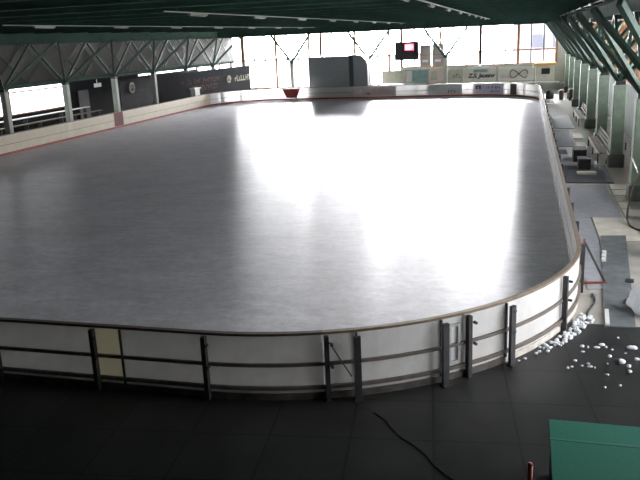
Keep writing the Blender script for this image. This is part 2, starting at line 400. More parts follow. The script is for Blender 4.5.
tag(MB().box(-31.5 - .12, -31.5 + .12, 27, 75.5, 3.62, 3.85).build('tie_beam', 'beam'), 'dark green tie beam joining the tops of the left columns', 'beam')
lg = thing('lattice_girder', (-32.15, 54, 3.7), 'dark lattice girder along the left cladding above the columns', 'girder')
for i in range(16):
    ya = 27.1 + 3.35 * i
    for sgn, xx in ((1, -32.15), (-1, -32.05)):
        a, b_ = (ya, ya + 3.35) if sgn > 0 else (ya + 3.35, ya)
        MB().bar((xx, a, 3.75), (xx, b_, 6.3), .05, .11).build('diagonal', 'green', lg)
MB().box(-32.24, -32.0, 27, 81.5, 3.66, 3.78).build('lower_chord', 'beam', lg); MB().box(-32.24, -32.0, 27, 81.5, 6.3, 6.42).build('upper_chord', 'beam', lg)
def lamp(x, y, first=[None], label=''):
    if first[0] is None:
        l = thing('strip_lamp', (x, y, 6.8), label, 'lamp', 'unlit strip lamps in rows under the roof')
        MB().box(x - .06, x + .06, y - .75, y + .75, 6.84, 6.92).build('housing', 'lamp_body', l)
        MB().tube([(x, y - .7, 6.82), (x, y + .7, 6.82)], .015, 8).build('tube', 'lamp_body', l, True)
        MB().tube([(x, y - .5, 6.92), (x, y - .5, 7.3)], .008, 6).build('hanger', 'steel', l)
        MB().tube([(x, y + .5, 6.92), (x, y + .5, 7.3)], .008, 6).build('hanger', 'steel', l)
        first[0] = l
    else:
        l = copy_tree(first[0]); l.location = (x, y, 6.8)
    l['label'] = label
for x, nm, y0_ in ((3.0, 'right most', 13.), (-3.5, 'second from right', 23.), (-11.5, 'middle', 26.), (-20.7, 'left most', 30.)):
    c = thing('cable_tray', (x + .13, (y0_ + 72) / 2, 6.9), '', 'tray')
    MB().box(x + .10, x + .16, y0_ - 3, 75, 6.90, 6.94).build('channel', 'lamp_body', c)
    yh = y0_ - 2
    while yh < 75: MB().tube([(x + .13, yh, 6.93), (x + .13, yh, 7.305)], .008, 6).build('hanger', 'steel', c); yh += 9.1
    tag(c, 'thin pale cable tray under the roof, ' + nm + ' of the four rows', 'tray')
    y = y0_
    while y < 74:
        lamp(x, y, label='small unlit strip lamp under the roof in the %s lamp row' % nm); y += 6.7

# ------------------------------------------------------------------ columns
def column_tree(x, y, label, dirs, group, name='column', wd=.25, cm='column', aw=.13):
    c = thing(name, (x, y, 0), label, 'column', group)
    MB().box(x - wd, x + wd, y - wd, y + wd, 0, 3.45).build('shaft', cm, c, bevel=.03)
    MB().box(x - wd - .07, x + wd + .07, y - wd - .07, y + wd + .07, -.02, .55).build('plinth', 'plinth', c, bevel=.03)
    MB().box(x - .2, x + .2, y - .2, y + .2, 3.45, 3.6).build('cap_plate', 'steel', c)
    for dx, dy in dirs:
        MB().bar((x, y, 3.55), (x + dx, y + dy, 6.32), aw, aw + .03).build('arm', 'green', c)
    return c
D4 = [(2.0, 3.2), (2.0, -3.2), (-2.0, 3.2), (-2.0, -3.2), (0, 3.3), (0, -3.3)]
cl = cr_ = None
for i in range(8):
    y = 27.1 + 6.7 * i
    if cl is None: cl = column_tree(-31.5, y, '', [(2.0, 3.2), (2.0, -3.2), (0, 3.3), (0, -3.3)], 'left row of columns with splayed arms', wd=.19, cm='column_pale')
    else: cl2 = copy_tree(cl); cl2.location = (-31.5, y, 0)
    c = cl if i == 0 else cl2
    c['label'] = 'pale column with green arms behind left boards, %s from the left edge of the photo' % ORD[max(0, i - 2)] if i >= 2 else \
        'pale column with green arms behind left boards, outside the left edge of the photo'
for i in range(9):
    y = 20.4 + 6.7 * i
    if cr_ is None: cr_ = column_tree(3.87, y, '', D4, 'right row of columns with splayed arms'); c = cr_
    else: c = copy_tree(cr_); c.location = (3.87, y, 0)
    c['label'] = 'pale column with green splayed arms on right walkway, %s from the camera' % ORD[i]
DE = [(2.1, 0), (-2.1, 0)]
for x, lb in ((-23.5, 'pale end column with two green arms left of the grey box'), (-15.3, 'pale end column with two arms rising behind the right end of grey box'), (-7.6, 'pale end column with two green arms, right of the red score display')):
    column_tree(x, 76, lb, DE, 'end row of columns behind the far boards', wd=.19, aw=.2, cm='column_pale')

# ------------------------------------------------------------------ dasher boards
HB = 1.2
def section(s0, s1, label, group=None, panel='hdpe', near=False, post=True, ad=None, brace=False, door=False, name='dasher_board'):
    mid = at((s0 + s1) / 2, 0, 0)
    t = thing(name, mid, label, 'rink board', group)
    g = .006
    strip(MB(), s0 + g, s1 - g, -.02, .02, .03, 1.15).build('panel', panel, t)
    strip(MB(), s0, s1, -.045, .05, 1.155, HB).build('cap_rail', 'cap_shaded' if near and s1 < 2.1 else 'timber_cap', t)
    strip(MB(), s0, s1, .03, .075, .61, .665).build('middle_rail', 'rail', t)
    strip(MB(), s0, s1, .03, .085, .19, .25).build('lower_rail', 'rail', t)
    strip(MB(), s0, s1, -.045, -.02, .02, .16).build('kick_strip', 'toe' if 9 < s0 < 58 else 'kick', t)  # dark colour on the right run paints in the shade of its inner side
    strip(MB(), s0 + g, s1 - g, .02, .05, -.01, .11).build('toe_board', 'toe' if near and s1 < 6 else 'kick_pale', t)
    if not near:
        strip(MB(), s0 + .04, s1 - .04, -.024, -.02, .60, .625).build('rail_shadow_strip', 'rail', t)  # dark strip paints the middle rail's shadow showing through the panel
    if post:
        def P(s, w=.075, nm='post'):
            p = strip(MB(), s - w / 2, s + w / 2, .05, .15, -.01, 1.14).build(nm, 'steel', t)
            if near:
                for z in (1.02, .63):
                    q = at(s + w, .14, z); MB().tube([q, q + path(s)[1] * .07], .028, 8).build('clamp_bolt', 'steel', p)
                q = at(s, .1, 0); MB().obox((q.x, q.y, .004), .12, .085, .02, math.atan2(path(s)[1].y, path(s)[1].x)).build('foot_plate', 'steel', p)
        P(s0 + .055)
        if door: P(s1 - .06, .06, 'gate_post')
    else:
        strip(MB(), s0, s0 + .03, .02, .06, .1, 1.14).build('joint_post', 'steel', t)
    if brace:
        MB().tube([at(s0 + .08, .16, 1.08), at(s1 - .1, .16, .42)], .012, 6).build('brace_rod', 'steel', t)
    if door:
        m_ = MB(); strip(m_, s0 + .16, s1 - .1, .03, .06, .98, 1.03); strip(m_, s0 + .16, s1 - .1, .03, .06, .30, .34)
        for s in (s0 + .16, s1 - .14): strip(m_, s, s + .04, .03, .06, .30, 1.03)
        m_.build('door_frame', 'galv', t)
    if ad:
        ad(t, s0, s1)
    return t

near_specs = [
    (-10.4, -8.3, 'white rink board with dark rails, outside the left edge of the photo', {}),
    (-8.3, -6.2, 'white rink board with dark rails, just outside the left edge of the photo', {}),
    (-6.2, -4.15, 'white rink board with dark rails, outside the frame beside the lower left panel', {}),
    (-4.15, -2.11, 'shaded white near rink board cut by the left edge of the photo', {}),
    (-2.11, -1.56, 'narrow yellowed rink board panel in the near row, lighter than its neighbours', dict(panel='hdpe_lit')),
    (-1.56, 0.0, 'shaded near rink board between the yellowed panel and the next post', dict(post=False)),
    (0.0, 2.04, 'near rink board at the bottom centre left of the braced panel', {}),
    (2.04, 2.58, 'narrow near board with a thin diagonal brace rod', dict(brace=True)),
    (2.58, 4.10, 'wide near gate board between two thick double posts', dict(post=False)),
    (4.10, 4.58, 'narrow near gate board with a grey door frame inside', dict(door=True, post=False)),
    (4.58, 5.55, 'bright near board right of the narrow gate', {}),
    (5.55, 7.51, 'brightest curved near board above the swept snow', dict(post=False)),
    (7.51, 9.95, 'curved near board at the right corner by the red brace', {}),
]
for s0, s1, lb, kw in near_specs:
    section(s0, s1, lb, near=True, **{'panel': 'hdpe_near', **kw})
# thick gate posts
for s, lb in ((2.58, 'thick dark gate post left of the wide gate board'), (4.11, 'thick dark gate post right of the wide gate board'), (5.56, 'dark steel post at the left end of the brightest curved board')):
    g = thing('gate_post', at(s, .2, 0), lb, 'post')
    strip(MB(), s - .055, s + .055, .155, .22, -.005, 1.13).build('upright', 'steel', g)
    q = at(s, .2, 0); MB().obox((q.x, q.y, .008), .16, .16, .02, math.atan2(path(s)[1].y, path(s)[1].x)).build('foot_plate', 'steel', g)
    for z in (1.03, .64): MB().tube([at(s + 0.0, .2, z), at(s + .05, .2, z)], .04, 8).build('clamp_bolt', 'steel', g)

# right run
n = 23; S0, S1 = 9.95, 58.7
for i in range(n):
    a = S0 + (S1 - S0) * i / n; b = S0 + (S1 - S0) * (i + 1) / n
    section(a, b, 'white board of the right side with tan cap, %s from the near corner' % ORD[i], 'boards along the right side', near=False, panel='hdpe_near')

def strokes(t, s0, s1, z0, h, m, seed, name='lettering', out=-.024, gap=.75):
    """small letter-like marks printed along a board's inner face"""
    rng = random.Random(seed); mb = MB(); s = s0; sg = 1 if s1 > s0 else -1
    while (s1 - s) * sg > h * .4:
        w = h * rng.uniform(.35, .6)
        if rng.random() > .16:
            strip(mb, s, s + sg * w * .3, out - .004, out + .001, z0, z0 + h * rng.uniform(.75, 1))
            strip(mb, s, s + sg * w, out - .004, out + .001, z0 + h * rng.choice((0, .4, .75)), z0 + h * rng.choice((.2, .55, .95)) + .02)
        s += sg * (w + h * .22)
    return mb.build(name, m, t)

def ad_panel(m, z0=.17, z1=1.12):
    def f(t, s0, s1): strip(MB(), s0 + .02, s1 - .02, -.026, -.02, z0, z1).build('advert', m, t)
    return f
def ad_lavender(t, s0, s1):
    a = strip(MB(), s0 + .02, s1 - .02, -.026, -.02, .17, 1.12).build('advert', 'lavender', t)
    strokes(a, s1 - .85, s0 + .2, .68, .24, 'dark_print', 3, out=-.028)
    strokes(a, s0 + 1.6, s0 + .3, .34, .2, 'blue_print', 4, out=-.028)
    m_ = MB(); strip(m_, s1 - .35, s1 - .15, -.032, -.026, .62, .95); strip(m_, s1 - .65, s1 - .45, -.032, -.026, .62, .95); strip(m_, s1 - .65, s1 - .15, -.032, -.026, .86, .97)
    m_.build('emblem', 'dark_print', a)
def ad_pink(t, s0, s1):
    a = strip(MB(), s0 + .02, s1 - .02, -.026, -.02, .17, 1.12).build('advert', 'pinkgrey', t)
    strokes(a, s1 - .4, s1 - 1.2, .45, .35, 'lavender', 8, out=-.028); strokes(a, s1 - 1.3, s1 - 1.9, .35, .2, 'darkgrey', 9, out=-.028)
    strokes(a, s1 - 2.4, s0 + .3, .55, .12, 'greygreen', 10, out=-.028)
def ad_grey(t, s0, s1):
    a = strip(MB(), s0 + .02, s1 - .02, -.026, -.02, .17, 1.12).build('advert', 'greygreen', t)
    strokes(a, s0 + 1.3, s0 + .3, .3, .4, 'darkgrey', 11, out=-.028); strokes(a, s1 - .2, s0 + 1.7, .72, .14, 'pinkgrey', 12, out=-.028)
def ad_trap(t, s0, s1):
    mb = MB(); ps = []
    for s, z in ((s0 + .45, .2), (s1 - .45, .2), (s1 - .05, 1.1), (s0 + .05, 1.1)): ps += [at(s, -.02, z), at(s, -.028, z)]
    mb.poly(ps, [(0, 2, 4, 6), (1, 7, 5, 3), (0, 1, 3, 2), (2, 3, 5, 4), (4, 5, 7, 6), (6, 7, 1, 0)]); mb.build('advert', 'red', t)

far_specs = [
    (58.7, 60.8, 'white far right corner board after the right side run', {}), (60.8, 62.9, 'white far right corner board, curving', {}),
    (62.9, 63.8, 'white board at the far right turn of the rink', {}),
    (63.8, 64.56, 'dark grey advert board in the far right corner', dict(ad=ad_panel('darkgrey'))), (64.56, 65.3, 'narrow white board right of the lavender advert', {}),
    (65.3, 68.18, 'lavender advert board with dark and blue lettering in the far row', dict(ad=ad_lavender)),
    (68.18, 69.29, 'white board left of the lavender advert in the far row', {}),
    (69.29, 72.49, 'grey advert board in front of the right end column', dict(ad=ad_grey)),
    (72.49, 73.63, 'narrow white far board left of the grey advert', {}), (73.63, 75.56, 'white far board right of the pinkish advert', {}),
    (75.56, 79.91, 'pinkish grey advert board right of the grey box', dict(ad=ad_pink)),
    (79.91, 81.52, 'white far board under the right half of grey box', {}), (81.52, 83.16, 'white far board under the middle of grey box', {}),
    (83.16, 85.13, 'white far board under the left end of grey box', {}), (85.13, 87.12, 'far board carrying a red trapezoid advert', dict(ad=ad_trap)),
    (87.12, 88.25, 'narrow white far board left of the red trapezoid advert', {}), (88.25, 91.2, 'white far board at the left end of the far row', {}),
    (91.2, 93.2, 'curved white board in the far left corner below the black banner end', {}), (93.2, 95.2, 'curved white board of the far left corner, second from the straight far row', {}),
]
for s0, s1, lb, kw in far_specs: section(s0, s1, lb, **kw)
ls = [95.2, 97.2, 99.2, 101.2, 103.3, 105.4, 107.4, 109.5, 111.5, 112.84, 115.97 - 1.05, 115.97 + 1.1, 118.2, 118.75, 121, 123.1, 125.2, 127.3, 129.4, 131.5]
names = {8: ('maroon advert board in the left row', dict(panel='hdpe_cream', ad=ad_panel('red_dark', .17, 1.15))), 12: ('narrow tan board joint in the left row beside the second visible column', dict(panel='hdpe_yellow'))}
j = 0
for i in range(len(ls) - 1):
    if i in names: lb, kw = names[i]
    else:
        lb, kw = 'cream board of the left row, %s from the far corner' % ORD[j], dict(panel='hdpe_cream'); j += 1
    section(ls[i], ls[i + 1], lb, 'boards along the left side', **kw)

# ------------------------------------------------------------------ far end things
b = thing('storage_box', (-18, 74.4, 0), 'large grey two part box standing behind the far boards', 'box')
MB().box(-20.97, -16.75, 73.4, 75.3, 0.0, 4.05).build('left_body', 'container', b, bevel=.04)
MB().prism_xz([(-16.35, 0), (-14.95, 0), (-14.95, 3.2), (-15.15, 3.65), (-15.55, 4.05), (-16.35, 4.12)], 73.4, 75.3).build('right_body', 'container', b)
MB().box(-16.75, -16.35, 73.34, 75.36, 0, 4.16).build('dark_seam', 'container_dark', b)
MB().box(-20.95, -20.88, 73.33, 73.4, 1.0, 4.05).build('edge_strip', 'container_dark', b)

sc_ = thing('score_display', (-12.3, 81.7, 3.2), 'dark score display with a glowing red panel on the far wall', 'display')
MB().box(-13.55, -11.0, 81.45, 81.95, 3.2, 5.1).build('case', 'dark_wall', sc_); MB().box(-12.6, -12.3, 81.95, 82.06, 3.6, 3.8).build('bracket', 'steel', sc_)
MB().box(-12.45, -11.5, 81.38, 81.45, 4.2, 4.85).build('screen', 'screen_red', sc_)
MB().prism_xz([(-12.3, 4.36), (-11.95, 4.36), (-11.95, 4.3), (-11.65, 4.52), (-11.95, 4.76), (-11.95, 4.68), (-12.3, 4.68)], 81.36, 81.38).build('digits', 'screen_white', sc_)
for x, lb, z1 in ((-10.3, 'grey shutter panel beside the red display', 4.65), (-8.95, 'grey shutter panel next to the right end column', 4.75)):
    p_ = thing('shutter', (x, 81.7, 2.4), lb, 'shutter', 'grey shutters below the far glazing')
    MB().box(x - .55, x + .55, 81.75, 81.9, 2.42, z1).build('panel', 'shutter_grey', p_)
    fr = MB()
    for xx in (x - .6, x + .54): fr.box(xx, xx + .06, 81.72, 81.92, 2.38, z1 + .05)
    fr.box(x - .6, x + .6, 81.72, 81.92, z1, z1 + .06).box(x - .6, x + .6, 81.72, 81.92, 3.6, 3.68)
    fr.build('frame', 'mullion', p_)
    MB().box(x - .3, x + .3, 81.7, 81.75, 2.9, 3.15).build('label_plate', 'lavender', p_)

def flat_letters(par, x0, x1, y, z0, h, m, seed, name='lettering'):
    rng = random.Random(seed); mb = MB(); x = x0
    while x < x1:
        w = h * rng.uniform(.4, .65)
        if rng.random() > .14:
            mb.box(x, x + w * .28, y - .012, y, z0, z0 + h * rng.uniform(.7, 1.))
            q = rng.choice((0, .4, .78)); mb.box(x, x + w, y - .012, y, z0 + h * q, z0 + h * q + h * .2)
        x += w + h * .18
    return mb.build(name, m, par)
def text(par, body, x, y, z, h, m, name='lettering'):
    cu = bpy.data.curves.new(name, 'FONT'); cu.body = body; cu.size = h * 1.35; cu.extrude = .01; cu.shear = .25; cu.offset = .03
    tmp = bpy.data.objects.new('tmp', cu); COL.objects.link(tmp)
    me = bpy.data.meshes.new_from_object(tmp.evaluated_get(bpy.context.evaluated_depsgraph_get()))
    bpy.data.objects.remove(tmp)
    mtx = Matrix.Translation(Vector((x, y, z)) - parent_world(par)) @ Matrix.Rotation(PI / 2, 4, 'X'); me.transform(mtx)
    me.materials.clear(); me.materials.append(M[m]); ob = bpy.data.objects.new(name, me); COL.objects.link(ob); ob.parent = par
    return ob
def banner(x0, x1, lb, m, z0=.95, z1=2.3):
    t = thing('advertising_hoarding', ((x0 + x1) / 2, 78, 0), lb, 'hoarding')
    MB().box(x0 + .04, x1 - .04, 77.97, 78.03, z0, z1).build('sheet', m, t)
    for x in (x0 + .06, x1 - .06): MB().box(x - .04, x + .04, 78.03, 78.11, -.02, z1 + .05).build('post', 'steel', t)
    return t
t = banner(-14.4, -12.0, 'plain sand hoarding right of the grey box, far end', 'ad_sand')
t = banner(-11.9, -9.6, 'teal hoarding below the red display, far end', 'ad_teal'); MB().box(-11.8, -11.2, 77.95, 77.97, 1.1, 2.2).build('print', 'ad_pale', t)
t = banner(-9.5, -7.8, 'greenish pink hoarding left of the right end column', 'pinkgrey'); MB().box(-9.3, -8.6, 77.95, 77.97, 1.2, 2.1).build('print', 'ad_sand', t)
t = banner(-7.7, -6.2, 'pale hoarding with short dark lettering right of the end column', 'ad_sand'); flat_letters(t, -7.0, -6.3, 77.97, 1.35, .4, 'dark_print', 21)
t = banner(-6.1, -2.7, 'pale hoarding with long slanted dark lettering at far right', 'ad_pale'); text(t, 'Z.S. Jausaw', -5.5, 77.96, 1.35, .42, 'dark_print')
MB().box(-5.0, -3.6, 77.955, 77.97, 1.85, 2.15).build('print', 'ad_teal', t)
t = banner(-2.6, .95, 'pale hoarding with round scrawled emblem at far right', 'ad_pale'); MB().box(-2.4, -1.2, 77.955, 77.97, 1.2, 1.5).build('print', 'pinkgrey', t)
MB().tube([(-.55 + .85 * math.cos(a * .35), 77.95, 1.6 + .4 * math.sin(a * .7)) for a in range(18)], .05, 6).build('emblem', 'dark_print', t)
kt = thing('kiosk', (1.95, 78.4, 0), 'small pale kiosk with orange awning and dark hatch at far right', 'kiosk')
MB().box(1.05, 2.85, 78.05, 79.4, -.02, 2.35).build('body', 'ad_pale', kt); MB().box(.95, 2.95, 77.75, 79.5, 2.35, 2.6).build('awning', 'orange', kt)
MB().box(1.6, 2.4, 77.99, 78.05, 1.5, 2.05).build('hatch', 'black', kt)
tag(MB().box(-1.2, 3.3, 77.3, 77.9, .72, .8).box(-1.1, -1.0, 77.4, 77.8, -.02, .72).box(3.1, 3.2, 77.4, 77.8, -.02, .72).build('counter', 'white'), 'long white counter in front of the kiosk, far right', 'counter')
tag(MB().box(1.9, 5.5, 76.6, 76.8, -.02, .7).build('low_wall', 'wall'), 'low grey wall across the end of the right walkway', 'wall')
# lump by far gate
bg = thing('sack', (2.0, 63.2, 0), 'dark sack leaning by the boards at the far right corner', 'sack')
MB().lump((2.0, 63.2, .62), .42, 1.0, 3).build('bag', 'black', bg, True); MB().lump((1.98, 63.0, .2), .3, .9, 5).build('pale_bottom', 'snow', bg, True)
for x, y, hh, lb in ((3.05, 66.5, .75, 'small brown bin at far end of the right walkway, left one'), (3.75, 65.5, .9, 'small brown bin at far end of the right walkway, right one')):
    w_ = thing('litter_bin', (x, y, 0), lb, 'bin'); MB().tube([(x, y, -.01), (x, y, hh)], [.17, .2], 12).build('body', 'bench', w_); MB().tube([(x, y, hh), (x, y, hh + .1)], [.21, .1], 12).build('lid', 'bench_pale', w_)

# ------------------------------------------------------------------ left side things
def hoard(p0, p1, z0a, z1a, z0b, z1b, lb):
    t = thing('advertising_banner', ((p0[0] + p1[0]) / 2, (p0[1] + p1[1]) / 2, 0), lb, 'banner')
    d = (Vector(p1) - Vector(p0)).normalized(); nn = Vector((d.y, -d.x)) * .02
    vs = []
    for (p, za, zb) in ((p0, z0a, z1a), (p1, z0b, z1b)):
        for sgn in (1, -1): vs += [(p[0] + nn.x * sgn, p[1] + nn.y * sgn, za), (p[0] + nn.x * sgn, p[1] + nn.y * sgn, zb)]
    MB().poly(vs, [(0, 1, 5, 4), (2, 6, 7, 3), (0, 2, 3, 1), (4, 5, 7, 6), (1, 3, 7, 5), (0, 4, 6, 2)]).build('sheet', 'banner', t)
    for k in (.02, .5, .98):
        x = p0[0] + (p1[0] - p0[0]) * k - nn.x * 3; y = p0[1] + (p1[1] - p0[1]) * k - nn.y * 3
        MB().box(x - .04, x + .04, y - .04, y + .04, -.02, z1a + (z1b - z1a) * k).build('post', 'steel', t)
    def pr(k0, k1, z0, h, m, seed, nm='lettering', solid=False):
        rng = random.Random(seed); mb = MB(); ln = (Vector(p1) - Vector(p0)).length; k = k0
        def q(ka, kb, za, zb):
            a = Vector(p0) + d * ln * ka; b = Vector(p0) + d * ln * kb; o1 = nn * 1.1; o2 = nn * 1.6
            vs = [(a.x + o.x, a.y + o.y, z) for o in (o1, o2) for z in (za, zb)] + [(b.x + o.x, b.y + o.y, z) for o in (o1, o2) for z in (za, zb)]
            mb.poly(vs, [(0, 1, 3, 2), (4, 6, 7, 5), (0, 4, 5, 1), (2, 3, 7, 6), (0, 2, 6, 4), (1, 5, 7, 3)])
        if solid == 'disc':
            a = Vector(p0) + d * ln * (k0 + k1) / 2; r = h / 2
            c = Vector((a.x, a.y, z0 + r)); N = Vector((nn.x, nn.y, 0)).normalized()
            D = Vector((d.x, d.y, 0)); Z = Vector((0, 0, 1))
            ring = [c + (D * math.cos(t_) + Z * math.sin(t_)) * r * .75 + N * .04 for t_ in [i * PI / 10 for i in range(21)]]
            mb.tube(ring, r * .22, 6); mb.tube([c - D * r * .4 + N * .04 - Z * r * .2, c + N * .04 + Z * r * .35, c + D * r * .4 + N * .04 - Z * r * .2], r * .1, 6)
        elif solid: q(k0, k1, z0, z0 + h)
        else:
            while k < k1:
                w = h * rng.uniform(.4, .65) / ln
                if rng.random() > .12:
                    q(k, k + w * .3, z0, z0 + h * rng.uniform(.7, 1)); e = rng.choice((0, .4, .75)); q(k, k + w, z0 + h * e, z0 + h * e + h * .22)
                k += w + h * .2 / ln
        return mb.build(nm, m, t)
    return t, pr
t, pr = hoard((-31.75, 61.6), (-28.95, 78), .55, 3.25, .55, 3.35, 'black banner with red lettering and pale round emblem, far left corner')
pr(.22, .62, 2.15, .42, 'red_print', 1); pr(.30, .60, 1.45, .5, 'red_print', 2); pr(.70, .76, 1.75, .8, 'cream_print', 3, 'emblem', 'disc'); pr(.78, .985, 1.85, .6, 'cream_print', 4)
t, pr = hoard((-33.0, 57.2), (-33.0, 63.2), .9, 3.1, .9, 3.1, 'black banner with faint grey emblem, between the third and fourth left columns')
pr(.25, .42, 1.9, 1., 'kick_pale', 3, 'emblem', 'disc'); pr(.5, .75, 2.0, .3, 'darkgrey', 4)
tb = thing('pale_crate', (-29.9, 65.6, 0), 'pale grey crate in front of the black banner behind the left boards', 'crate')
MB().box(-30.2, -29.75, 65.2, 66.2, -.005, 1.75).build('body', 'greygreen', tb); MB().box(-30.25, -29.7, 65.0, 66.4, 1.75, 1.85).build('lid', 'ad_pale', tb)
for x, z, lb in ((-33.4, .45, 'dark bench nearest the left boards'), (-34.6, .75, 'dark middle bench of the left stand'), (-35.8, 1.05, 'rearmost bench of the left stand, its top whitened as if lit')):
    bn = thing('stand_bench', (x, 46, 0), lb, 'bench')
    MB().box(x - .2, x + .2, 34, 56.5, z, z + .06).build('seat', 'white' if z > 1 else 'bench', bn)  # rear seat is white to paint in a ledge lit from outside
    for y in (34.5, 39, 43.5, 48, 52.5, 56): MB().box(x - .15, x + .15, y - .05, y + .05, -.005, z).build('leg', 'steel', bn)
dr = MB().box(-37, -36.9, 57, 58.6, -.005, 2.4).build('door_1', 'dark_concrete'); dr['kind'] = 'structure'; dr['label'] = 'dark door in the left wall'; dr['category'] = 'door'
tag(MB().box(-33.06, -33.0, 53.4, 54.4, 2.85, 3.15).box(-33.05, -33.01, 53.8, 53.85, 3.15, 6.3).build('hanging_sign', 'white'), 'small pale hanging sign between the second and third left columns', 'sign')

# ------------------------------------------------------------------ right walkway things
def slab(name, pts, z0, z1, m, lb, cat, group=None):
    return tag(MB().prism(pts, z0, z1).build(name, m), lb, cat, group)
def rect(x0, x1, y0, y1): return [(x0, y0), (x1, y0), (x1, y1), (x0, y1)]
FZ = -.02
slab('floor_mat', rect(1.5, 3.1, 24.3, 29.6), FZ, .0, 'mat_light', 'wide light grey mat on the right walkway before the dark mat', 'mat')
slab('floor_mat', [(1.55, 17.2), (2.15, 17.4), (2.15, 24.25), (1.5, 24.25)], FZ, .0, 'mat_light', 'narrow grey runner mat along the curved right boards', 'mat')
slab('floor_mat', rect(1.6, 3.45, 30.0, 33.9), FZ, .012, 'mat_dark', 'dark grey mat under the black boxes by the first bench', 'mat')
slab('floor_mat', rect(1.55, 2.55, 34.2, 37.1), FZ, .0, 'mat_light', 'light mat between the dark mats beside the right boards', 'mat')
slab('floor_mat', rect(1.55, 2.1, 37.2, 38.5), FZ, .012, 'mat_dark', 'small dark mat against the right boards', 'mat')
slab('floor_mat', rect(1.7, 2.6, 39.5, 46.3), FZ, .012, 'mat_mid', 'dark grey mat beside the two pale planks', 'mat')
slab('floor_mat', rect(1.8, 3.0, 47, 54.3), FZ, .012, 'mat_mid', 'farthest dark mat on the right walkway', 'mat')
slab('plank', rect(2.65, 3.15, 38.7, 40.7), FZ, .06, 'plank', 'pale plank on the walkway, nearer of two', 'plank', 'pale planks beside the bench')
slab('plank', rect(2.65, 3.15, 42.2, 44.3), FZ, .06, 'plank', 'pale plank on the walkway, farther of two', 'plank', 'pale planks beside the bench')
slab('paving_slab', [(2.2, 21.5), (3.3, 21.5), (3.3, 24.25), (2.2, 24.25)], FZ, .015, 'pale_slab', 'pale paving slab between the light mat and the long dark mat', 'slab')
for i in range(5): slab('duckboard', rect(3.2, 5.3 if i not in (1, 2) else 3.5, 24.5 + i * 1.05, 25.4 + i * 1.05), FZ, .03, 'plank', 'pale floor board beside the light mat, %s from the camera' % ORD[i], 'board', 'pale floor boards right of the mat')
dm = slab('floor_mat', [(1.70, 14.9), (2.29, 14.95), (2.94, 22.1), (2.24, 22.0)], FZ, .02, 'mat_mid', 'long dark mat with pale blocks along its left edge', 'mat')
for x, y, lb in ((2.18, 20.2, 'farthest'), (2.14, 19.85, 'second'), (2.10, 19.5, 'third')):
    slab('marker_block', rect(x - .05, x + .05, y - .1, y + .1), .02, .07, 'white', 'small pale block on left edge of the long dark mat, %s of three' % lb, 'block', 'pale blocks on the mat edge')
slab('pale_strip', [(1.72, 14.95), (1.80, 14.95), (1.86, 15.8), (1.78, 15.8)], .02, .06, 'white', 'narrow white strip at the near left corner of the long dark mat', 'strip')
for x, y, lb in ((2.52, 17.9, 'larger'), (2.3, 16.4, 'smaller')): slab('rag', [(x - .1, y - .12), (x + .08, y - .16), (x + .12, y + .1), (x - .05, y + .15)], .02, .035, 'black', 'black rag on the long dark mat, %s one' % lb, 'rag')

def bench(x0, x1, y0, y1, lb, m='bench', edge='bench_pale'):
    t = thing('bench', ((x0 + x1) / 2, (y0 + y1) / 2, 0), lb, 'bench')
    w = (x1 - x0) / 4
    for i in range(4): MB().box(x0 + i * w + .01, x0 + (i + 1) * w - .01, y0, y1, .43, .47).build('seat_slat', edge if i == 0 else m, t)
    for i in range(3):
        a = x1 + .02 + .045 * i; z = .58 + i * .15; MB().box(a, a + .035, y0, y1, z, z + .11).build('back_slat', m, t)
    k = max(2, int((y1 - y0) / 2))
    for i in range(k + 1):
        y = y0 + .1 + (y1 - y0 - .2) * i / k
        MB().box(x0 + .05, x0 + .11, y - .03, y + .03, -.02, .43).build('leg', 'steel', t)
        MB().bar((x1 - .08, y, -.02), (x1 + .03, y, .5), .06, .06).bar((x1 + .02, y, .45), (x1 + .16, y, 1.02), .05, .05).build('leg', 'steel', t)
    return t
bench(3.15, 3.65, 34.5, 39.9, 'long brown slatted bench on right walkway, nearer of two')
bench(3.2, 3.7, 47.9, 53.2, 'long brown slatted bench on right walkway, farther of two')
bench(4.75, 5.25, 30.5, 38.5, 'pale slatted bench behind the second right column', 'bench_pale', 'bench_pale')
for x, y, sx, sy, h_, lb in ((2.55, 33.2, .5, .8, .42, 'black box on the dark mat, nearer of two'), (2.5, 35.4, .55, 1.1, .5, 'black box behind the dark mat, farther of two')):
    t = thing('crate', (x, y, 0), lb, 'crate'); z0 = .012 if y < 34 else .0
    MB().box(x - sx / 2, x + sx / 2, y - sy / 2, y + sy / 2, z0, h_).build('body', 'black', t, bevel=.02); MB().box(x - sx / 2 - .02, x + sx / 2 + .02, y - sy / 2 - .02, y + sy / 2 + .02, h_, h_ + .05).build('lid', 'mat_dark', t, bevel=.01)
tag(MB().lump((2.98, 33.5, .14), .16, .9, 9).build('bundle', 'white', smooth=True), 'small white bundle beside the black box', 'bundle')
tag(MB().box(2.2, 2.95, 31.7, 32.0, .012, .1).build('beam_offcut', 'plank'), 'short pale timber lying in front of the black box', 'timber')

# wire hoop
hp = [(4.3, 22.6, .03), (3.8, 22.55, .03), (3.5, 22.6, .03), (3.3, 22.8, .03), (3.17, 23.2, .04), (3.14, 23.6, .12), (3.18, 23.9, .4), (3.3, 24.2, .95), (3.5, 24.4, 1.4), (3.58, 26.5, 1.5)]
tag(MB().tube(hp, .03, 8).build('hose', 'wire', smooth=True), 'brown hose loop hanging at the right edge of the photo', 'hose')

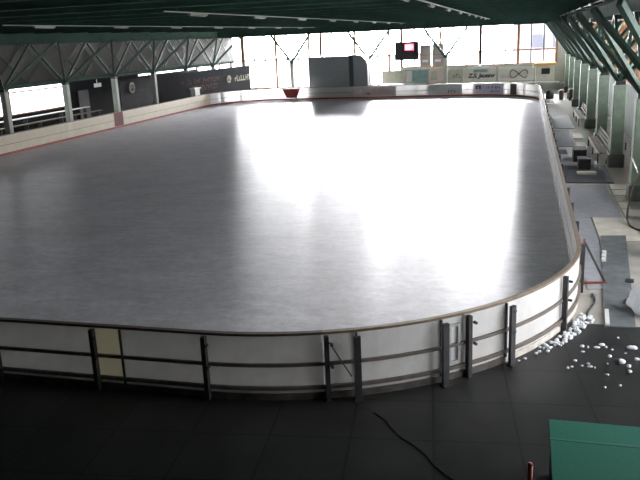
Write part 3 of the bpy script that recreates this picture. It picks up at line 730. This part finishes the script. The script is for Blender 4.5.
# triangular red brace at the right boards
tb = thing('brace_stand', (1.6, 18.2, 0), 'small dark red triangular brace propping the curved right boards', 'brace')
MB().bar((1.45, 17.6, -.01), (1.45, 17.6, 1.1), .05, .05).build('upright', 'brace_red', tb)
MB().bar((1.42, 17.6, .02), (2.0, 17.7, .02), .06, .05).build('base_bar', 'brace_red', tb)
MB().bar((1.46, 17.6, 1.02), (1.95, 17.7, .05), .05, .05).build('strut', 'steel', tb)
# black cable along corner
cb = [at(9.9 - .28 * i, .34 + .05 * math.sin(i * 1.1), .0) for i in range(8)]
tag(MB().tube(cb, .025, 6).build('cable', 'black', smooth=True), 'black cable lying along the foot of the right corner boards', 'cable')
cb = [(-2.2 + .19 * i + .05 * math.sin(i * 1.7), 10.6 - .22 * i, .004) for i in range(12)]
tag(MB().tube(cb, .008, 6).build('cable', 'black', smooth=True), 'thin dark cable crossing the wet floor below the gate', 'cable')

# ------------------------------------------------------------------ snow
def gp(px, py, z=0.):
    d = RR * ((px - 320) / f_) + UU * ((240 - py) / f_) + FW; t_ = (z - CH) / d.z
    return Vector((0, 0, CH)) + d * t_
lumps = [(568, 338.5, 1.6), (582, 347, 2.6), (588, 347.5, 2), (583, 352, 1.8), (597, 348, 2.4), (602, 345.5, 2.8), (606, 347.5, 1.6), (618, 338, 1.6), (612, 350, 1.7), (610, 357, 2.6),
         (632, 349, 4.2), (625.5, 353.5, 1.2), (622, 362.5, 4.2), (629, 367, 3), (637, 360, 3), (575, 361, 2), (572, 367, 1.5), (568, 368.5, 2.2), (582, 366, 1.6), (590, 367, 2.4), (588, 364, 1.9),
         (595, 368, 1.4), (607.5, 364, 1.4), (605, 388, 2.2), (620, 386, 1.7), (607, 375, 1.8), (630, 372, 2.8), (561, 346, 1.8), (545, 345, 2.4), (551, 343, 2.6), (557, 340, 2.4), (540, 348, 2.2), (525, 359, 2.2), (519, 361, 1.6)]
def where(px, py):
    if px < 566: return 'beside the swept snow at the board foot'
    if py > 372: return 'in the nearest scatter towards the green table'
    if px > 608: return 'at the right edge of the photo'
    return 'in the middle of the scatter on the wet floor'
cnt = {}
for i, (px, py, r) in enumerate(lumps):
    p = gp(px, py); rr = r * (p - Vector((0, 0, CH))).length / f_ * .72
    w_ = where(px, py); k = cnt.get(w_, 0); cnt[w_] = k + 1
    size = 'large' if r > 2.7 else ('middling' if r > 1.9 else 'small')
    tag(MB().lump((p.x, p.y, rr * .36), rr, .7, 100 + i).build('snow_lump', 'snow', smooth=True), '%s white lump of snow %s' % (size, w_), 'snow lump', 'snow lumps on the wet floor')
sw = MB(); rng = random.Random(5)
for i in range(120):
    s = rng.triangular(6.1, 8.6, 8.1); r = rng.uniform(.012, .05)
    q = at(s, rng.uniform(.17, .24 + .10 * (s - 5.8)), r * .3); sw.lump(q, r, .8, 300 + i, 1)
tag(sw.build('swept_snow', 'snow', smooth=True), 'crumbled snow swept against the foot of the brightest curved board', 'snow', kind='stuff')
tag(MB().lump((2.52, 15.9, .2), .36, .8, 41, 3).build('snow_heap', 'snow', smooth=True), 'dirty white snow heap at the right edge beside the long dark mat', 'snow heap')

# ------------------------------------------------------------------ foreground
g = thing('covered_table', (1.0, 8.4, 0), 'dark box table with green felt cover at lower right corner', 'table')
MB().box(.47, 1.62, 7.3, 9.33, .0, .76).build('body', 'black', g)
MB().box(.44, 1.72, 7.2, 9.40, .76, .80).build('cover', 'felt', g, bevel=.008)
MB().box(.44, 1.72, 8.86, 8.91, .80, .804).build('cover_seam', 'felt_seam', g)
g = thing('bollard', (.19, 7.94, 0), 'red post at the bottom edge left of the green table', 'post')
MB().tube([(.19, 7.94, .0), (.19, 7.94, .98)], .03, 12).build('shaft', 'post_red', g, True); MB().tube([(.19, 7.94, .98), (.19, 7.94, 1.0)], [.03, .02], 12).build('cap', 'post_red', g, True)

# ------------------------------------------------------------------ light
w = bpy.data.worlds.new('world'); SC.world = w; w.use_nodes = True
nt = w.node_tree; bgd = nt.nodes['Background']; bgd.inputs[0].default_value = (1., .97, 1.0, 1)
# hazy morning sky: even overcast plus a broad glow around the veiled sun beyond the far end
az, el = math.radians(-4), math.radians(11)
tc = nt.nodes.new('ShaderNodeTexCoord'); vd = nt.nodes.new('ShaderNodeVectorMath'); vd.operation = 'DOT_PRODUCT'
vd.inputs[1].default_value = (math.sin(az) * math.cos(el), math.cos(az) * math.cos(el), math.sin(el))
nt.links.new(tc.outputs['Generated'], vd.inputs[0])
m1 = nt.nodes.new('ShaderNodeMath'); m1.operation = 'MAXIMUM'; m1.inputs[1].default_value = 0; nt.links.new(vd.outputs['Value'], m1.inputs[0])
m2 = nt.nodes.new('ShaderNodeMath'); m2.operation = 'POWER'; m2.inputs[1].default_value = 48; nt.links.new(m1.outputs[0], m2.inputs[0])
m3 = nt.nodes.new('ShaderNodeMath'); m3.operation = 'MULTIPLY_ADD'; m3.inputs[1].default_value = GLOW; m3.inputs[2].default_value = SKY
nt.links.new(m2.outputs[0], m3.inputs[0]); nt.links.new(m3.outputs[0], bgd.inputs[1])
w.cycles.sampling_method = 'MANUAL'; w.cycles.sample_map_resolution = 512
def portal(name, loc, sx, sy, rot):
    l = bpy.data.lights.new(name, 'AREA'); l.shape = 'RECTANGLE'; l.size = sx; l.size_y = sy; l.cycles.is_portal = True
    o = bpy.data.objects.new(name, l); COL.objects.link(o); o.location = loc; o.rotation_euler = rot
portal('far_daylight', (-17, 82.5, 3.5), 40, 6.2, (-PI / 2, 0, 0))
portal('right_daylight', (6.1, 45.5, 3.25), 6.0, 73, (0, PI / 2, 0))
portal('left_daylight', (-37.5, 48.3, 2.3), 2.2, 15, (0, -PI / 2, 0))

vs = SC.view_settings
vs.view_transform = 'Standard'; vs.look = 'None'; vs.gamma = 1; vs.exposure = .2
SC.cycles.use_denoising = True
SC.cycles.max_bounces = 8; SC.cycles.diffuse_bounces = 4; SC.cycles.glossy_bounces = 4; SC.cycles.transparent_max_bounces = 12
SC.cycles.sample_clamp_indirect = 20
